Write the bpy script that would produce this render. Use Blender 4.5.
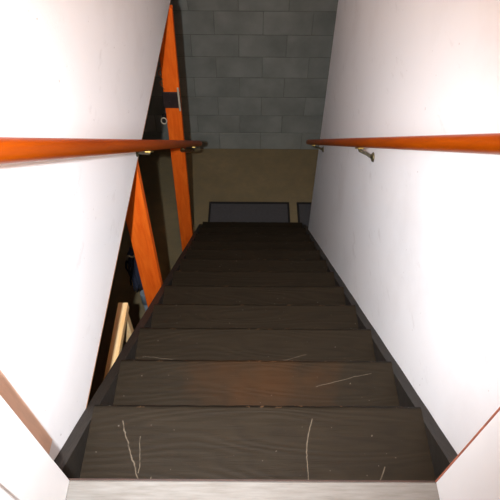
import bpy, bmesh, math, random
from mathutils import Vector, Matrix
R = math.radians
random.seed(7)
scene = bpy.context.scene
COL = scene.collection
for o in list(bpy.data.objects):
    bpy.data.objects.remove(o)

# ------------------------------------------------------------------ camera
CAMZ = 3.49
cd = bpy.data.cameras.new('camera'); cam = bpy.data.objects.new('camera', cd); COL.objects.link(cam)
cd.sensor_width = 36; cd.lens = 36 * 540 / 500; cd.clip_start = 0.01
CAMROT = Matrix.Rotation(R(-0.1), 4, 'Z') @ Matrix.Rotation(R(90 - 50.3), 4, 'X') @ Matrix.Rotation(R(0.45), 4, 'Z')
cam.matrix_world = Matrix.Translation((0, 0, CAMZ)) @ CAMROT
scene.camera = cam

# ------------------------------------------------------------------ light: camera flash beside the lens + dim warm room light upstairs
w = bpy.data.worlds.new('upstairs_light'); scene.world = w; w.use_nodes = True
w.node_tree.nodes['Background'].inputs[0].default_value = (1.0, 0.84, 0.76, 1)
w.node_tree.nodes['Background'].inputs[1].default_value = 0.4
ld = bpy.data.lights.new('camera_flash', 'SPOT'); ld.spot_size = R(80); ld.spot_blend = 1.0; ld.shadow_soft_size = 0.012
ld.energy = 265; ld.color = (0.97, 0.985, 1)
fl = bpy.data.objects.new('camera_flash', ld); COL.objects.link(fl)
fl.matrix_world = cam.matrix_world @ Matrix.Translation((-0.125, 0.012, 0.01))
hl = bpy.data.lights.new('stairwell_lamp', 'POINT'); hl.energy = 34; hl.color = (1, 0.55, 0.3); hl.shadow_soft_size = 0.06
ho = bpy.data.objects.new('stairwell_lamp', hl); COL.objects.link(ho); ho.location = (0.05, 0.75, 4.6)

vs = scene.view_settings
vs.view_transform = 'Standard'; vs.look = 'None'; vs.gamma = 1; vs.use_curve_mapping = False
vs.exposure = 0.0

# ------------------------------------------------------------------ node helpers
def mat(name):
    m = bpy.data.materials.new(name); m.use_nodes = True
    nt = m.node_tree
    return m, nt, nt.nodes['Principled BSDF']
def lin(c):
    return tuple(((v/255)/12.92 if v/255 <= .04045 else ((v/255+.055)/1.055)**2.4) for v in c) + (1,)
def node(nt, t, **kw):
    n = nt.nodes.new(t)
    for k, v in kw.items(): setattr(n, k, v)
    return n
def setin(nt, n, i, v):
    if hasattr(v, 'is_output'): nt.links.new(v, n.inputs[i])
    else: n.inputs[i].default_value = v
def mth(nt, op, a, b=None, c=None, clamp=False):
    n = node(nt, 'ShaderNodeMath', operation=op, use_clamp=clamp)
    setin(nt, n, 0, a)
    if b is not None: setin(nt, n, 1, b)
    if c is not None: setin(nt, n, 2, c)
    return n.outputs[0]
def vmth(nt, op, a, b=None, out=0):
    n = node(nt, 'ShaderNodeVectorMath', operation=op)
    setin(nt, n, 0, a)
    if b is not None: setin(nt, n, 1, b)
    return n.outputs[out]
def ramp(nt, f, lo, hi):
    n = node(nt, 'ShaderNodeMapRange'); n.clamp = True
    setin(nt, n, 0, f); n.inputs[1].default_value = lo; n.inputs[2].default_value = hi
    return n.outputs[0]
def mix(nt, f, a, b):
    n = node(nt, 'ShaderNodeMix', data_type='RGBA')
    setin(nt, n, 0, f); setin(nt, n, 6, a); setin(nt, n, 7, b)
    return n.outputs[2]
def noise(nt, vec, scale, detail=4, rough=.55, dist=0.0):
    n = node(nt, 'ShaderNodeTexNoise')
    if vec is not None: nt.links.new(vec, n.inputs['Vector'])
    n.inputs['Scale'].default_value = scale; n.inputs['Detail'].default_value = detail
    n.inputs['Roughness'].default_value = rough; n.inputs['Distortion'].default_value = dist
    return n.outputs[0]
def coords(nt, scale=(1, 1, 1), rnd=False):
    tc = node(nt, 'ShaderNodeTexCoord'); v = tc.outputs['Object']
    if rnd:
        oi = node(nt, 'ShaderNodeObjectInfo')
        k = vmth(nt, 'SCALE', (37.0, 19.0, 11.0)); nt.links.new(oi.outputs['Random'], nt.nodes[-1].inputs[3])
        v = vmth(nt, 'ADD', v, k)
    return tc.outputs['Object'], vmth(nt, 'MULTIPLY', v, scale)
def bump(nt, b, h, strength, dist=.01):
    n = node(nt, 'ShaderNodeBump'); n.inputs['Strength'].default_value = strength
    n.inputs['Distance'].default_value = dist
    nt.links.new(h, n.inputs['Height']); nt.links.new(n.outputs[0], b.inputs['Normal'])

def simple(name, col, rough=.6, metal=0.0, var=.25, scale=20, bmp=.1, col2=None, stretch=(1, 1, 1), spec=.5, rnd=True, detail=4):
    m, nt, b = mat(name)
    _, v = coords(nt, stretch, rnd)
    f = ramp(nt, noise(nt, v, scale, detail), .3, .7)
    c1 = lin(col)
    c2 = lin(col2) if col2 else tuple(x*(1-var) for x in c1[:3]) + (1,)
    nt.links.new(mix(nt, f, c2, c1), b.inputs['Base Color'])
    b.inputs['Roughness'].default_value = rough; b.inputs['Metallic'].default_value = metal
    b.inputs['Specular IOR Level'].default_value = spec
    if bmp: bump(nt, b, noise(nt, v, scale*2.5, 5), bmp)
    return m

# drywall: painted white, faint dirty smudges
def drywall(name, seed):
    m, nt, b = mat(name)
    oc, v = coords(nt)
    v = vmth(nt, 'ADD', v, (seed, seed*2.0, 0.0))
    f = ramp(nt, noise(nt, v, 2.2, 6, .6), .52, .78)
    sm = ramp(nt, noise(nt, vmth(nt, 'MULTIPLY', v, (1, 1, 2.2)), 5.5, 7, .7), .6, .8)
    sp = ramp(nt, noise(nt, v, 60, 2, .5), .74, .78)
    c = mix(nt, mth(nt, 'MULTIPLY', f, .25), lin((238, 240, 244)), lin((196, 190, 190)))
    c = mix(nt, mth(nt, 'MULTIPLY', sm, .28), c, lin((140, 130, 128)))
    c = mix(nt, mth(nt, 'MULTIPLY', sp, .4), c, lin((120, 105, 100)))
    nt.links.new(c, b.inputs['Base Color'])
    b.inputs['Roughness'].default_value = .75; b.inputs['Specular IOR Level'].default_value = .25
    bump(nt, b, noise(nt, v, 130, 3), .06)
    return m
M = {}
M['drywall_l'] = drywall('drywall_paint', 3.1)
M['drywall_r'] = drywall('drywall_paint_smudged', 8.7)
M['trim'] = simple('white_gloss_trim_paint', (236, 236, 238), .45, var=.04, scale=6, bmp=.02)
M['landing'] = simple('worn_white_landing_paint', (118, 117, 114), .55, col2=(98, 95, 90), scale=14, stretch=(1, 9, 9), bmp=.06)
M['mortar'] = simple('grey_mortar', (116, 121, 116), .9, var=.4, scale=9, bmp=.3)
M['block'] = simple('painted_concrete_block', (142, 147, 142), .9, col2=(112, 117, 113), scale=3.2, bmp=.35, detail=8)
M['concrete'] = simple('rough_basement_wall', (70, 70, 66), .9, var=.3, scale=4, bmp=.2)
M['ceiling'] = simple('basement_ceiling_board', (70, 66, 60), .9, var=.3, scale=4, bmp=.1)
M['ceil_w'] = simple('white_ceiling_paint', (215, 210, 205), .8, var=.03, scale=4, bmp=.03)
# basement floor: damp brown concrete with lighter rectangular scuffs
m, nt, b = mat('brown_stained_concrete'); oc, v = coords(nt)
f = ramp(nt, noise(nt, v, 1.7, 6, .6), .35, .65); g = ramp(nt, noise(nt, v, 14, 6, .65), .35, .7)
c = mix(nt, f, lin((118, 106, 76)), lin((136, 122, 90))); c = mix(nt, mth(nt, 'MULTIPLY', g, .5), c, lin((106, 100, 82)))
nt.links.new(c, b.inputs['Base Color']); b.inputs['Roughness'].default_value = .8
bump(nt, b, noise(nt, v, 40, 5), .15); M['floor'] = m
# varnished orange rail and posts
def wood(name, c1, c2, stretch, scale, rough, bm=.05):
    m, nt, b = mat(name); oc, v = coords(nt, stretch, True)
    f = ramp(nt, noise(nt, v, scale, 6, .6, .6), .3, .72)
    k = ramp(nt, noise(nt, vmth(nt, 'MULTIPLY', v, (3, 3, 3)), scale*2, 3), .66, .74)
    c = mix(nt, f, lin(c1), lin(c2)); c = mix(nt, mth(nt, 'MULTIPLY', k, .35), c, lin((70, 26, 6)))
    nt.links.new(c, b.inputs['Base Color']); b.inputs['Roughness'].default_value = rough
    b.inputs['Specular IOR Level'].default_value = .1
    bump(nt, b, noise(nt, v, scale*3, 5), bm)
    return m
M['rail'] = wood('varnished_orange_rail', (132, 52, 0), (158, 70, 1), (12, 12, 1), 4, .35)
M['post'] = wood('orange_stained_post', (214, 84, 18), (236, 112, 32), (9, 9, 1), 5, .6, .15)
M['pine'] = wood('bare_pale_pine', (246, 200, 138), (252, 226, 176), (9, 1, 9), 5, .7)
M['orange_strip'] = simple('orange_bare_edge', (190, 112, 84), .6, var=.4, scale=30)
M['tan_strip'] = simple('tan_edge_strip', (246, 208, 184), .7, var=.15, scale=10, stretch=(6, 6, 1))
M['brown_strip'] = simple('brown_bare_edge', (52, 28, 18), .6, var=.5, scale=40)
M['brass'] = simple('aged_brass', (196, 166, 96), .35, metal=1, var=.4, scale=30, bmp=.03)
M['darkbrass'] = simple('tarnished_brass', (120, 112, 84), .45, metal=.8, var=.5, scale=40, bmp=.03)
M['darkmetal'] = simple('dark_iron', (50, 38, 36), .6, metal=.2, var=.4, scale=30)
M['palemetal'] = simple('pale_zinc', (186, 178, 158), .5, metal=.1, var=.2, scale=30)
M['black'] = simple('black_rubber', (20, 20, 22), .85, var=.3, scale=30)
M['matfill'] = simple('charcoal_rubber', (74, 74, 77), .9, var=.2, scale=40)
M['mop'] = simple('dark_blue_yarn', (52, 60, 84), .95, var=.5, scale=60)
M['pole'] = simple('dark_brown_pole', (72, 56, 40), .7, var=.4, scale=12, stretch=(6, 6, 1))
M['pipe'] = simple('grey_blue_plastic', (112, 122, 130), .5, var=.2, scale=10)
M['cord'] = simple('orange_twine', (188, 96, 30), .9, var=.4, scale=60)

# dark brown painted treads: wood grain, chipped nosing, single scratches, worn patch
def tread_mat(name, segs=(), worn=None):
    m, nt, b = mat(name)
    oc, v = coords(nt, (1, 1, 1), not segs)
    gv = vmth(nt, 'MULTIPLY', v, (1.3, 17, 17))
    d = noise(nt, vmth(nt, 'MULTIPLY', v, (.55, 3.2, 1)), 1.7, 2, .5)
    ring = mth(nt, 'SINE', mth(nt, 'MULTIPLY', d, 150.0))
    g = noise(nt, gv, 4, 8, .65, .5)
    f = ramp(nt, g, .3, .7)
    c = mix(nt, f, lin((29, 24, 17)), lin((38, 32, 23)))
    c = mix(nt, mth(nt, 'MULTIPLY', ramp(nt, ring, .3, 1.0), .22), c, lin((20, 16, 12)))
    dust = ramp(nt, noise(nt, v, 7, 6, .7), .5, .8)
    c = mix(nt, mth(nt, 'MULTIPLY', dust, .3), c, lin((40, 33, 23)))
    sx = node(nt, 'ShaderNodeSeparateXYZ'); nt.links.new(oc, sx.inputs[0])
    edge = ramp(nt, sx.outputs[1], -.012, -.006)
    c = mix(nt, mth(nt, 'MULTIPLY', edge, .8), c, lin((10, 7, 5)))   # darker band along the nosing
    # chips: pale flecks scattered, many at the nosing (object y = 0 there)
    near = ramp(nt, sx.outputs[1], -.012, -.001)
    fl1 = ramp(nt, noise(nt, v, 42, 3, .5), .63, .66)
    chip = mth(nt, 'MULTIPLY', near, fl1)
    fl2 = ramp(nt, noise(nt, vmth(nt, 'ADD', v, (5.0, 3.0, 1.0)), 95, 1, .4), .765, .785)
    c = mix(nt, mth(nt, 'MULTIPLY', chip, .8), c, lin((130, 100, 74)))
    c = mix(nt, mth(nt, 'MULTIPLY', fl2, .55), c, lin((110, 104, 96)))
    if worn:
        dd = vmth(nt, 'LENGTH', vmth(nt, 'MULTIPLY', vmth(nt, 'SUBTRACT', oc, worn), (1.0, 1.6, 0.0)), out=1)
        e = mth(nt, 'ADD', dd, mth(nt, 'MULTIPLY', mth(nt, 'SUBTRACT', noise(nt, v, 9, 5), .5), .4))
        wm = ramp(nt, e, .26, .0)
        c = mix(nt, mth(nt, 'MULTIPLY', wm, .32), c, lin((80, 46, 14)))
    if segs:
        wob = noise(nt, oc, 24, 3); wob = mth(nt, 'MULTIPLY', mth(nt, 'SUBTRACT', wob, .5), .012)
        ov = node(nt, 'ShaderNodeCombineXYZ'); nt.links.new(wob, ov.inputs[0]); nt.links.new(wob, ov.inputs[1])
        p = vmth(nt, 'MULTIPLY', vmth(nt, 'ADD', oc, ov.outputs[0]), (1, 1, 0))
        tot = None
        for (x0, y0, x1, y1, wd) in segs:
            a = Vector((x0, y0, 0)); ab = Vector((x1-x0, y1-y0, 0))
            pa = vmth(nt, 'SUBTRACT', p, tuple(a))
            t = mth(nt, 'DIVIDE', vmth(nt, 'DOT_PRODUCT', pa, tuple(ab), out=1), ab.length_squared, clamp=True)
            sc = node(nt, 'ShaderNodeVectorMath', operation='SCALE'); sc.inputs[0].default_value = ab
            nt.links.new(t, sc.inputs[3])
            L = vmth(nt, 'LENGTH', vmth(nt, 'SUBTRACT', pa, sc.outputs[0]), out=1)
            k = ramp(nt, L, wd, wd*.3)
            tot = k if tot is None else mth(nt, 'MAXIMUM', tot, k)
        br = ramp(nt, noise(nt, oc, 60, 2), .2, .5)
        c = mix(nt, mth(nt, 'MULTIPLY', tot, mth(nt, 'MULTIPLY', br, .6)), c, lin((120, 110, 96)))
    nt.links.new(c, b.inputs['Base Color'])
    b.inputs['Roughness'].default_value = .55; b.inputs['Specular IOR Level'].default_value = .12
    h = mth(nt, 'ADD', mth(nt, 'MULTIPLY', g, .8), mth(nt, 'MULTIPLY', ring, .12))
    bump(nt, b, h, .25, .006)
    return m
M['tread'] = tread_mat('dark_brown_tread_paint')
M['stringer'] = simple('dark_brown_stringer_paint', (40, 35, 29), .6, col2=(26, 22, 18), scale=9, stretch=(6, 1, 1), bmp=.25)

# ------------------------------------------------------------------ mesh helpers
def bm_box(bm, x0, x1, y0, y1, z0, z1, bev=0, seg=2):
    vsn = [bm.verts.new((x, y, z)) for x in (x0, x1) for y in (y0, y1) for z in (z0, z1)]
    fs = [(0,1,3,2),(4,6,7,5),(0,4,5,1),(2,3,7,6),(0,2,6,4),(1,5,7,3)]
    faces = [bm.faces.new([vsn[i] for i in f]) for f in fs]
    bmesh.ops.recalc_face_normals(bm, faces=faces)
    if bev:
        es = list({e for f in faces for e in f.edges})
        bmesh.ops.bevel(bm, geom=es, offset=bev, segments=seg, affect='EDGES', profile=.5)
    return bm
def bm_tube(bm, pts, rad, n=12, cap=True):
    pts = [Vector(p) for p in pts]
    rings = []
    up = None
    for i, p in enumerate(pts):
        d = (pts[min(i+1, len(pts)-1)] - pts[max(i-1, 0)]).normalized()
        if up is None:
            up = Vector((0, 0, 1)) if abs(d.z) < .9 else Vector((1, 0, 0))
        u = (up - d * up.dot(d)).normalized(); s = d.cross(u); up = u
        r = rad[i] if isinstance(rad, (list, tuple)) else rad
        rings.append([bm.verts.new(p + (u*math.cos(2*math.pi*k/n) + s*math.sin(2*math.pi*k/n))*r) for k in range(n)])
    for a, b_ in zip(rings, rings[1:]):
        for k in range(n):
            f = bm.faces.new((a[k], a[(k+1) % n], b_[(k+1) % n], b_[k])); f.smooth = True
    if cap:
        bm.faces.new(rings[0][::-1]); bm.faces.new(rings[-1])
    bmesh.ops.recalc_face_normals(bm, faces=bm.faces)
    return bm
def bm_prism(bm, poly, x0, x1):      # poly in (y, z), extruded along x
    a = [bm.verts.new((x0, y, z)) for y, z in poly]; b_ = [bm.verts.new((x1, y, z)) for y, z in poly]
    n = len(poly)
    for k in range(n): bm.faces.new((a[k], a[(k+1) % n], b_[(k+1) % n], b_[k]))
    bm.faces.new(a[::-1]); bm.faces.new(b_)
    bmesh.ops.recalc_face_normals(bm, faces=bm.faces)
    return bm
def mesh(name, bm, m):
    me = bpy.data.meshes.new(name); bm.to_mesh(me); bm.free(); me.materials.append(m); return me
def obj(name, bm, m, parent=None, loc=None):
    o = bpy.data.objects.new(name, bm if isinstance(bm, bpy.types.Mesh) else mesh(name, bm, m)); COL.objects.link(o)
    if loc is not None: o.location = loc
    if parent: o.parent = parent
    return o
def tag(o, label=None, cat=None, group=None, kind=None):
    if label: o['label'] = label
    if cat: o['category'] = cat
    if group: o['group'] = group
    if kind: o['kind'] = kind
    return o
def empty(name, loc=(0, 0, 0)):
    o = bpy.data.objects.new(name, None); COL.objects.link(o); o.location = loc; o.empty_display_size = .1; return o
NB = bmesh.new

# ------------------------------------------------------------------ dimensions
WL, WR = -0.42, 0.466            # stair walls
LZ, LY = 2.37, 0.344             # landing height, stair datum
LN = LY - .011                   # front edge of landing boards and jambs
RUN, RISE = 0.2256, 2.37/13
SLOPE = math.atan2(RISE, RUN)
BACK = 4.2
WBOT = 2.15                      # bottom edge of left stair wall
TOP = 4.85

# ------------------------------------------------------------------ the setting
tag(obj('floor', bm_box(NB(), -3.0, 3.0, -1.2, BACK+.2, -.1, 0), M['floor']), 'brown stained concrete basement floor at the foot of the stairs', 'floor', kind='structure')

wb = obj('wall_back', bm_box(NB(), -3.0, 3.0, BACK+.004, BACK+.2, 0, TOP), M['mortar'])
tag(wb, 'grey painted concrete block wall facing the stairs', 'wall', kind='structure')
BW, BH, J = .4, .2, .006
full = mesh('block', bm_box(NB(), -BW/2+.0018, BW/2-.0018, .001, .05, -BH/2+J/2, BH/2-J/2, .003, 1), M['block'])
for r in range(12):
    x0 = (.1 if r % 2 == 0 else .3) + BW/2
    for k in range(-7, 7):
        x = x0 + k*BW
        if abs(x) > 2.75: continue
        o = obj('block', full, None, wb, (x, BACK + random.uniform(-.0015, .0015), (r+.5)*BH))

wl_ = obj('wall_left', bm_box(NB(), WL-.11, WL, LN, BACK, WBOT, TOP), M['drywall_l'])
obj('raw_edge', bm_box(NB(), WL-.002, WL+.0006, LN+.02, BACK, WBOT-.001, WBOT+.0035), simple('raw_drywall_edge', (176, 130, 92), .9, var=.4), wl_)
tag(wl_, 'white painted stair wall that stops short above the open basement', 'wall', kind='structure')
tag(obj('wall_right', bm_box(NB(), WR, WR+.11, LN, 2.87, 0, TOP), M['drywall_r']), 'white smudged stair wall running down to the basement floor', 'wall', kind='structure')
tag(obj('ceiling', bm_box(NB(), -3.0, 3.0, -1.2, BACK+.2, TOP, TOP+.1), M['ceil_w']), 'white ceiling over the stairwell', 'ceiling', kind='structure')
for nm, a, bb, la in (('floor_upper_left', -3.0, WL-.112, 'upper floor structure left of the stairwell'), ('floor_upper_right', WR+.112, 3.0, 'upper floor structure right of the stairwell')):
    tag(obj(nm, bm_box(NB(), a, bb, -1.2, BACK, WBOT+.005, LZ), M['ceiling']), la, 'floor', kind='structure')
tag(obj('wall_basement_left', bm_box(NB(), -3.1, -3.0, -1.2, BACK+.2, 0, TOP), M['concrete']), 'rough concrete side wall deep in the dark basement', 'wall', kind='structure')
tag(obj('wall_basement_right', bm_box(NB(), 3.0, 3.1, -1.2, BACK+.2, 0, TOP), M['concrete']), 'rough concrete side wall beyond the right stair wall', 'wall', kind='structure')
tag(obj('wall_basement_front', bm_box(NB(), -3.0, 3.0, -1.3, -1.2, 0, LZ-.06), M['concrete']), 'rough concrete wall beneath the upstairs hall', 'wall', kind='structure')
tag(obj('wall_hall_left', bm_box(NB(), -3.0, WL, .12, LN-.002, LZ, TOP), M['drywall_l']), 'white hall wall beside the left door jamb', 'wall', kind='structure')
tag(obj('wall_hall_right', bm_box(NB(), WR, 3.0, .12, LN-.002, LZ, TOP), M['drywall_r']), 'white hall wall beside the right door jamb', 'wall', kind='structure')

# landing: white painted boards with a bare front edge
ld_ = obj('floor_landing', bm_box(NB(), WL-.11, WR+.11, -1.2, .30, LZ-.22, LZ-.024), M['ceiling'])
tag(ld_, 'white painted landing boards at the top of the stairs', 'landing', kind='structure')
ys = [LN, LY-.145, LY-.29, LY-.435, LY-.58, LY-.725, LY-.87, LY-1.015, LY-1.16]
for a, bb in zip(ys, ys[1:]):
    obj('plank', bm_box(NB(), WL, WR, bb+.002, a, LZ-.022, LZ, .003, 1), M['landing'], ld_)
obj('nosing_edge', bm_box(NB(), WL, WR, LN, LN+.0035, LZ-.021, LZ-.003), M['brown_strip'], ld_)
# door jambs
JL, JR = -.354, .374
for nm, xi, xo, sgn, la in (('trim_1', JL, WL, 1, 'white painted door jamb on the left of the landing'), ('trim_2', JR, WR, -1, 'white painted door jamb with orange edge on the right of the landing')):
    a, bb = sorted((xi, xo))
    j = obj(nm, bm_box(NB(), a, bb, .10, LN, LZ, TOP-.3, .002, 1), M['trim'])
    tag(j, la, 'door jamb', kind='structure')
    s0, s1 = sorted((xi, xi + sgn*.012))
    obj('door_stop', bm_box(NB(), s0, s1, .12, .225, LZ+.002, TOP-.3, .003, 2), M['trim'], j)
    s0, s1 = sorted((xi - sgn*.02, xi + sgn*.018))
    c0, c1 = sorted((xi, xi - sgn*.075))
    obj('casing', bm_box(NB(), c0, c1, .085, .10, LZ, TOP-.3, .003, 2), M['trim'], j)
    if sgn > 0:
        obj('edge_strip', bm_box(NB(), WL, WL+.0015, LN, .424, LZ-.03, TOP-.3), M['tan_strip'], j)  # thin tan strip on the wall just past the left jamb
    else:
        obj('edge_strip', bm_box(NB(), xi-.0008, xi+.02, LN-.0005, LN+.0018, LZ, TOP-.3), M['orange_strip'], j)
tag(obj('trim_3', bm_box(NB(), WL, WR, .10, LN, TOP-.3, TOP, .002, 1), M['trim']), 'white painted head jamb above the doorway', 'door jamb', kind='structure')

# ------------------------------------------------------------------ staircase
st = empty('staircase', (0, LY+.005, 0))
tag(st, 'dark brown painted wooden basement staircase between two white walls', 'staircase')
ST = .03
SL, SR = WL+ST, WR-ST            # inner faces of stringers
def px(y, z): return (y - LY, z)
def line_z(y, off): return LZ - (y-LY)*RISE/RUN + off
y_end = LY + 12*RUN - .012
for nm, a, bb in (('stringer', WL+.001, SL), ('stringer', SR, WR-.001)):
    y0 = .302; bm = NB()
    top = [];  n = 40
    for k in range(n+1):
        y = y0 + (y_end-y0)*k/n
        top.append((y-LY, min(line_z(y, -.034 + random.uniform(-.0015, .0015)), LZ-.026)))
    yb = y0
    bot = []
    lowz = lambda y: max(line_z(y, -.034-.33), 0.0)
    yk = LY + (LZ-.034-.33)*RUN/RISE
    poly = top + [(y_end-LY, 0.0)] + ([(yk-LY, 0.0)] if yk < y_end else []) + [(y0-LY, lowz(y0))]
    bm_prism(bm, poly, a, bb)
    obj('stringer', bm, M['stringer'], st)
TD, TT = .25, .036
def tread_mesh(m, seed):
    rr = random.Random(seed); bm = NB()
    n = 36; prof = [(-TD, -TT), (-TD, 0)]
    prof += [(-.014 + .014*math.sin(t), -.014 + .014*math.cos(t)) for t in (0.0, .35, .7, 1.05, 1.4)] + [(0, -TT+.006), (-.006, -TT)]
    xs = [SL + (SR-SL)*k/n for k in range(n+1)]
    rings = []
    for x in xs:
        e = rr.uniform(-.0016, .0008)
        rings.append([bm.verts.new((x, y + (e if y > -.05 else 0), z)) for y, z in prof])
    m_ = len(prof)
    for a, b_ in zip(rings, rings[1:]):
        for k in range(m_):
            bm.faces.new((a[k], a[(k+1) % m_], b_[(k+1) % m_], b_[k]))
    bm.faces.new(rings[0]); bm.faces.new(rings[-1][::-1])
    bmesh.ops.recalc_face_normals(bm, faces=bm.faces)
    return mesh('tread', bm, m)
M['tread1'] = tread_mat('tread_paint_long_scratches', [(-.312, -.048, -.278, -.135, .0018), (-.278, -.135, -.236, -.222, .002), (-.262, -.085, -.255, -.17, .0013), (-.228, -.225, -.224, -.18, .0016),
                        (.158, -.04, .142, -.1, .0018), (.142, -.1, .138, -.225, .0016), (.322, -.155, .286, -.224, .0018), (.25, -.195, .252, -.224, .0012), (.04, -.224, .055, -.2, .0012)])
M['tread2'] = tread_mat('tread_paint_worn_middle', [(.2, -.09, .37, -.045, .001)], worn=(.05, -.07, 0))
M['tread3'] = tread_mat('tread_paint_cross_scratch', [(-.36, -.12, .0, -.17, .0009), (.0, -.17, .2, -.11, .0009), (-.2, -.15, .1, -.19, .0008)])
shared = [tread_mesh(M['tread'], s) for s in (4, 5, 6)]
for n in range(12):
    me = tread_mesh(M['tread%d' % (n+1)], n) if n < 3 else shared[n % 3]
    obj('tread', me, None, st, (0, RUN*(n+1), LZ-RISE*(n+1)))

# ------------------------------------------------------------------ handrails
D = Vector((0, math.cos(SLOPE), -math.sin(SLOPE))); PN = Vector((0, -math.sin(SLOPE), -math.cos(SLOPE)))
def handrail(x, low, rad, s0, s1, wall, brs, label):
    o0 = Vector((x, 0, CAMZ)) + PN*low
    base = o0 + D*s0
    root = empty('handrail', base); tag(root, label, 'handrail', 'stair handrails')
    L = s1-s0
    bm = NB()
    tt = [0, .003, .008, .016] + [L*k/20 for k in range(1, 20)] + [L-.016, L-.008, L-.003, L]
    rr = [rad*.55, rad*.8, rad*.94, rad] + [rad]*19 + [rad, rad*.94, rad*.8, rad*.55]
    # straight round bar built along local z so the grain runs along it
    bm_tube(bm, [(0, 0, t) for t in tt], rr, 20)
    rail = obj('rail', bm, M['rail'], root)
    rail.rotation_euler = Vector((0, 0, 1)).rotation_difference(D).to_euler()
    sg = 1 if wall > x else -1
    for (s, dy, dz, wx) in brs:
        p = o0 + D*s - base
        under = p + PN*(rad+.003)
        wp = Vector((wx - x, p.y + dy, p.z - dz))
        b_ = NB()
        # saddle plate under the rail
        q = NB(); bm_box(q, -.011, .011, -.028, .028, -.003, .003, .002, 1)
        q.transform(Matrix.Translation(under) @ Vector((0, 1, 0)).rotation_difference(D).to_matrix().to_4x4())
        sad = obj('bracket', bm_tube(b_, [under, under + Vector((sg*.006, dy*.12, -dz*.15)), under.lerp(wp, .55) + Vector((0, 0, -dz*.04)), wp - Vector((sg*.006, 0, 0))], [.0065, .006, .006, .0075], 10), M['darkbrass'], root)
        obj('saddle_plate', q, M['brass'], sad)
        c = NB(); bm_tube(c, [wp - Vector((sg*.009, 0, 0)), wp - Vector((sg*.005, 0, 0)), wp], [.010, .017, .019], 16)
        obj('rosette', c, M['darkbrass'], sad)
        for zz in (-.014, .014):
            e = NB(); bm_tube(e, [wp + Vector((-sg*.006, 0, zz)), wp + Vector((-sg*.001, 0, zz))], [.003, .004], 8)
            obj('screw', e, M['palemetal'], sad)
    return root
rail_l = handrail(-.342, .0145, .0185, .50, 3.75, WL, [(1.86, .12, .13, WL)], 'orange varnished round handrail along the left stair wall')
handrail(.390, .001, .0165, .50, 3.70, WR, [(1.96, .05, .11, WR), (3.40, .04, .09, WR)], 'orange varnished round handrail along the right stair wall')

# ------------------------------------------------------------------ posts beside the open side of the stairs
def post(name, x1, y0, wdt, lean, label):
    root = empty(name, (x1-wdt/2, y0+.021, 0)); tag(root, label, 'post', 'orange posts beside the stairs')
    bm = NB(); bm_box(bm, -wdt/2, wdt/2, -.021, .021, 0, WBOT-.002, .003, 1)
    for v in bm.verts: v.co.x += lean*v.co.z
    obj('timber', bm, M['post'], root)
    return root
PL = .017
p1 = post('wooden_post', -.4305, 1.55, .093, 0.0, 'near orange wooden post rising between the left wall and the stairs')
p2 = post('wooden_post', -.4425, 2.72, .093, 0.017, 'far orange wooden post with a dark metal strap and round cap')
# end bracket of the left handrail, screwed to the far post
s_ = 3.36; hb = rail_l.location
q = Vector((-.342, 0, CAMZ)) + PN*(.0145+.0185+.003) + D*s_ - hb
wp = Vector((-.4425 - .012 + .017*1.22, 2.7195, 1.22)) - hb
br = obj('bracket', bm_tube(NB(), [q, q + Vector((-.004, .004, -.03)), q.lerp(wp, .5) + Vector((0, -.01, -.02)), wp - Vector((0, .006, 0))], [.0065, .006, .006, .0075], 10), M['darkbrass'], rail_l)
pl = NB(); bm_box(pl, -.011, .011, -.028, .028, -.003, .003, .002, 1)
pl.transform(Matrix.Translation(q) @ Vector((0, 1, 0)).rotation_difference(D).to_matrix().to_4x4()); obj('saddle_plate', pl, M['brass'], br)
obj('rosette', bm_tube(NB(), [wp - Vector((0, .009, 0)), wp - Vector((0, .005, 0)), wp], [.010, .017, .019], 16), M['darkbrass'], br)

# strap, round cap, twine on far post
def strap(z, hgt):
    cx = PL*z; bm = NB()
    bm_box(bm, cx-.050, cx+.050, -.029, -.022, z-hgt/2, z+hgt/2, .002, 1)
    bm_box(bm, cx-.054, cx-.0475, -.029, .026, z-hgt/2, z+hgt/2, .002, 1)
    return bm
sp = obj('strap', strap(1.60, .11), M['darkmetal'], p2); sp['label'] = 'dark metal strap'
obj('pale_lath', bm_box(NB(), PL*1.62+.036, PL*1.62+.047, -.038, -.0295, 1.53, 1.69, .002, 1), M['palemetal'], sp)
for zz in (1.59, 1.65):
    obj('bolt', bm_tube(NB(), [(PL*zz-.015, -.034, zz), (PL*zz-.015, -.028, zz)], [.006, .008], 8), M['darkmetal'], sp)
cap = NB(); cz = 1.455; cx = PL*cz-.0625
bm_tube(cap, [(cx, -.03, cz), (cx, -.015, cz), (cx, .02, cz)], [.016, .018, .018], 18)
cp = obj('round_cap', cap, M['black'], p2)
rg = NB(); N_ = 24
pts = [(cx + .017*math.cos(2*math.pi*k/N_), -.032, cz + .022*math.sin(2*math.pi*k/N_)) for k in range(N_+1)]
obj('ring', bm_tube(rg, pts, .0038, 8), M['palemetal'], cp)
tw = NB(); rr = random.Random(3)
tp = [(PL*1.75-.05 + .012*math.sin(k*1.3), -.028 - .006*math.cos(k*1.1), 1.83 - k*.014) for k in range(12)]
obj('twine', bm_tube(tw, tp, .0025, 6), M['cord'], p2)

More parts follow.
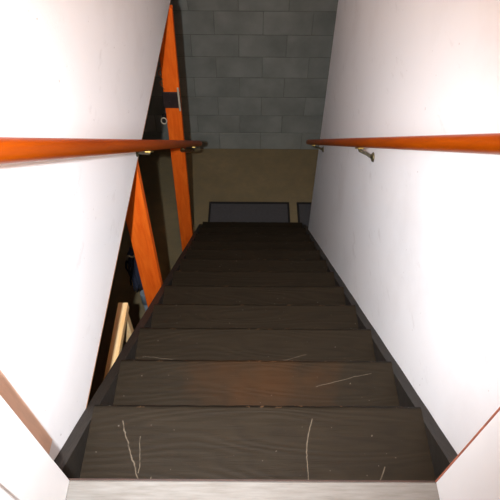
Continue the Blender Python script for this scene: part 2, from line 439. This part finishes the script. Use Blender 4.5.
# ------------------------------------------------------------------ things in the dark basement beside the stairs
def rubber_mat(x0, x1, y0, y1, label):
    r = empty('rubber_mat', ((x0+x1)/2, (y0+y1)/2, 0)); tag(r, label, 'mat', 'rubber mats at the foot of the stairs')
    hx, hy = (x1-x0)/2, (y1-y0)/2; bm = NB()
    for a in ((-hx, hx, hy-.022, hy), (-hx, hx, -hy, -hy+.022), (-hx, -hx+.018, -hy+.022, hy-.022), (hx-.018, hx, -hy+.022, hy-.022)):
        bm_box(bm, *a, .0, .016, .003, 1)
    obj('border', bm, M['black'], r)
    obj('pad', bm_box(NB(), -hx+.018, hx-.018, -hy+.022, hy-.022, 0, .008), M['matfill'], r)
    k = -hx+.03
    bm = NB()
    while k < hx-.03:
        bm_box(bm, k, k+.006, -hy+.026, hy-.026, .0079, .0105); k += .013
    o = obj('ribs', bm, M['matfill'], r); o['kind'] = 'stuff'
rubber_mat(-.365, .356, 3.075, 3.453, 'wide charcoal rubber mat with black border straight below the last step')
rubber_mat(.424, 1.14, 3.075, 3.453, 'charcoal rubber mat mostly hidden behind the end of the right wall')

t = empty('wooden_trestle', (-.5775, 1.0, 0)); tag(t, 'pale bare pine trestle showing as a bright strip in the gap beside the stairs', 'trestle')
obj('top_beam', bm_box(NB(), -.0165, .0275, -.38, .38, 1.41, 1.45, .002, 1), M['pine'], t)
obj('lower_rail', bm_box(NB(), -.0175, .0175, -.33, .33, .3, .36, .002, 1), M['pine'], t)
for sy_ in (-1, 1):
    obj('upright', bm_box(NB(), -.02, .02, sy_*.35-.02, sy_*.35+.02, .03, 1.41, .002, 1), M['pine'], t)
    obj('foot', bm_box(NB(), -.13, .13, sy_*.35-.03, sy_*.35+.03, 0, .03, .002, 1), M['pine'], t)
mp = empty('mop', (-.665, 2.0, -.0)); tag(mp, 'dark blue string mop standing head up behind the near orange post', 'mop')
obj('handle', bm_tube(NB(), [(.06, -.12, 0), (.03, -.06, .5), (0, 0, 1.02)], .012, 10), M['pole'], mp)
bm = NB(); rr = random.Random(11)
for k in range(46):
    a = rr.uniform(0, 2*math.pi); r1 = rr.uniform(.03, .075); zz = rr.uniform(.7, .8)
    ca, sa = math.cos(a), math.sin(a)
    pts = [(0, 0, 1.06), (ca*r1*.6, sa*r1*.6, 1.065), (ca*r1, sa*r1, .98)] + [(ca*r1*(1+.12*math.sin(j*1.7+k)), sa*r1*(1+.12*math.cos(j*2.1+k)), .98-(.98-zz)*j/5) for j in range(1, 6)]
    bm_tube(bm, pts, .0055, 5)
o = obj('yarn', bm, M['mop'], mp); o['kind'] = 'stuff'
obj('clamp', bm_tube(NB(), [(-.05, -.03, 1.02), (-.035, -.04, 1.07), (-.01, -.035, 1.05), (.01, -.04, 1.08)], .006, 8), M['palemetal'], mp)

pp = empty('plastic_pipe', (-.60, 1.78, 0)); tag(pp, 'grey blue plastic pipe standing upright beside the near orange post', 'pipe')
bm = NB(); bm_tube(bm, [(0, 0, 0), (0, 0, .9)], .02, 16); obj('tube', bm, M['pipe'], pp)
bm = NB(); bm_tube(bm, [(0, 0, .86), (0, 0, .865), (0, 0, .955), (0, 0, .96)], [.022, .025, .025, .022], 16); obj('collar', bm, M['pipe'], pp)
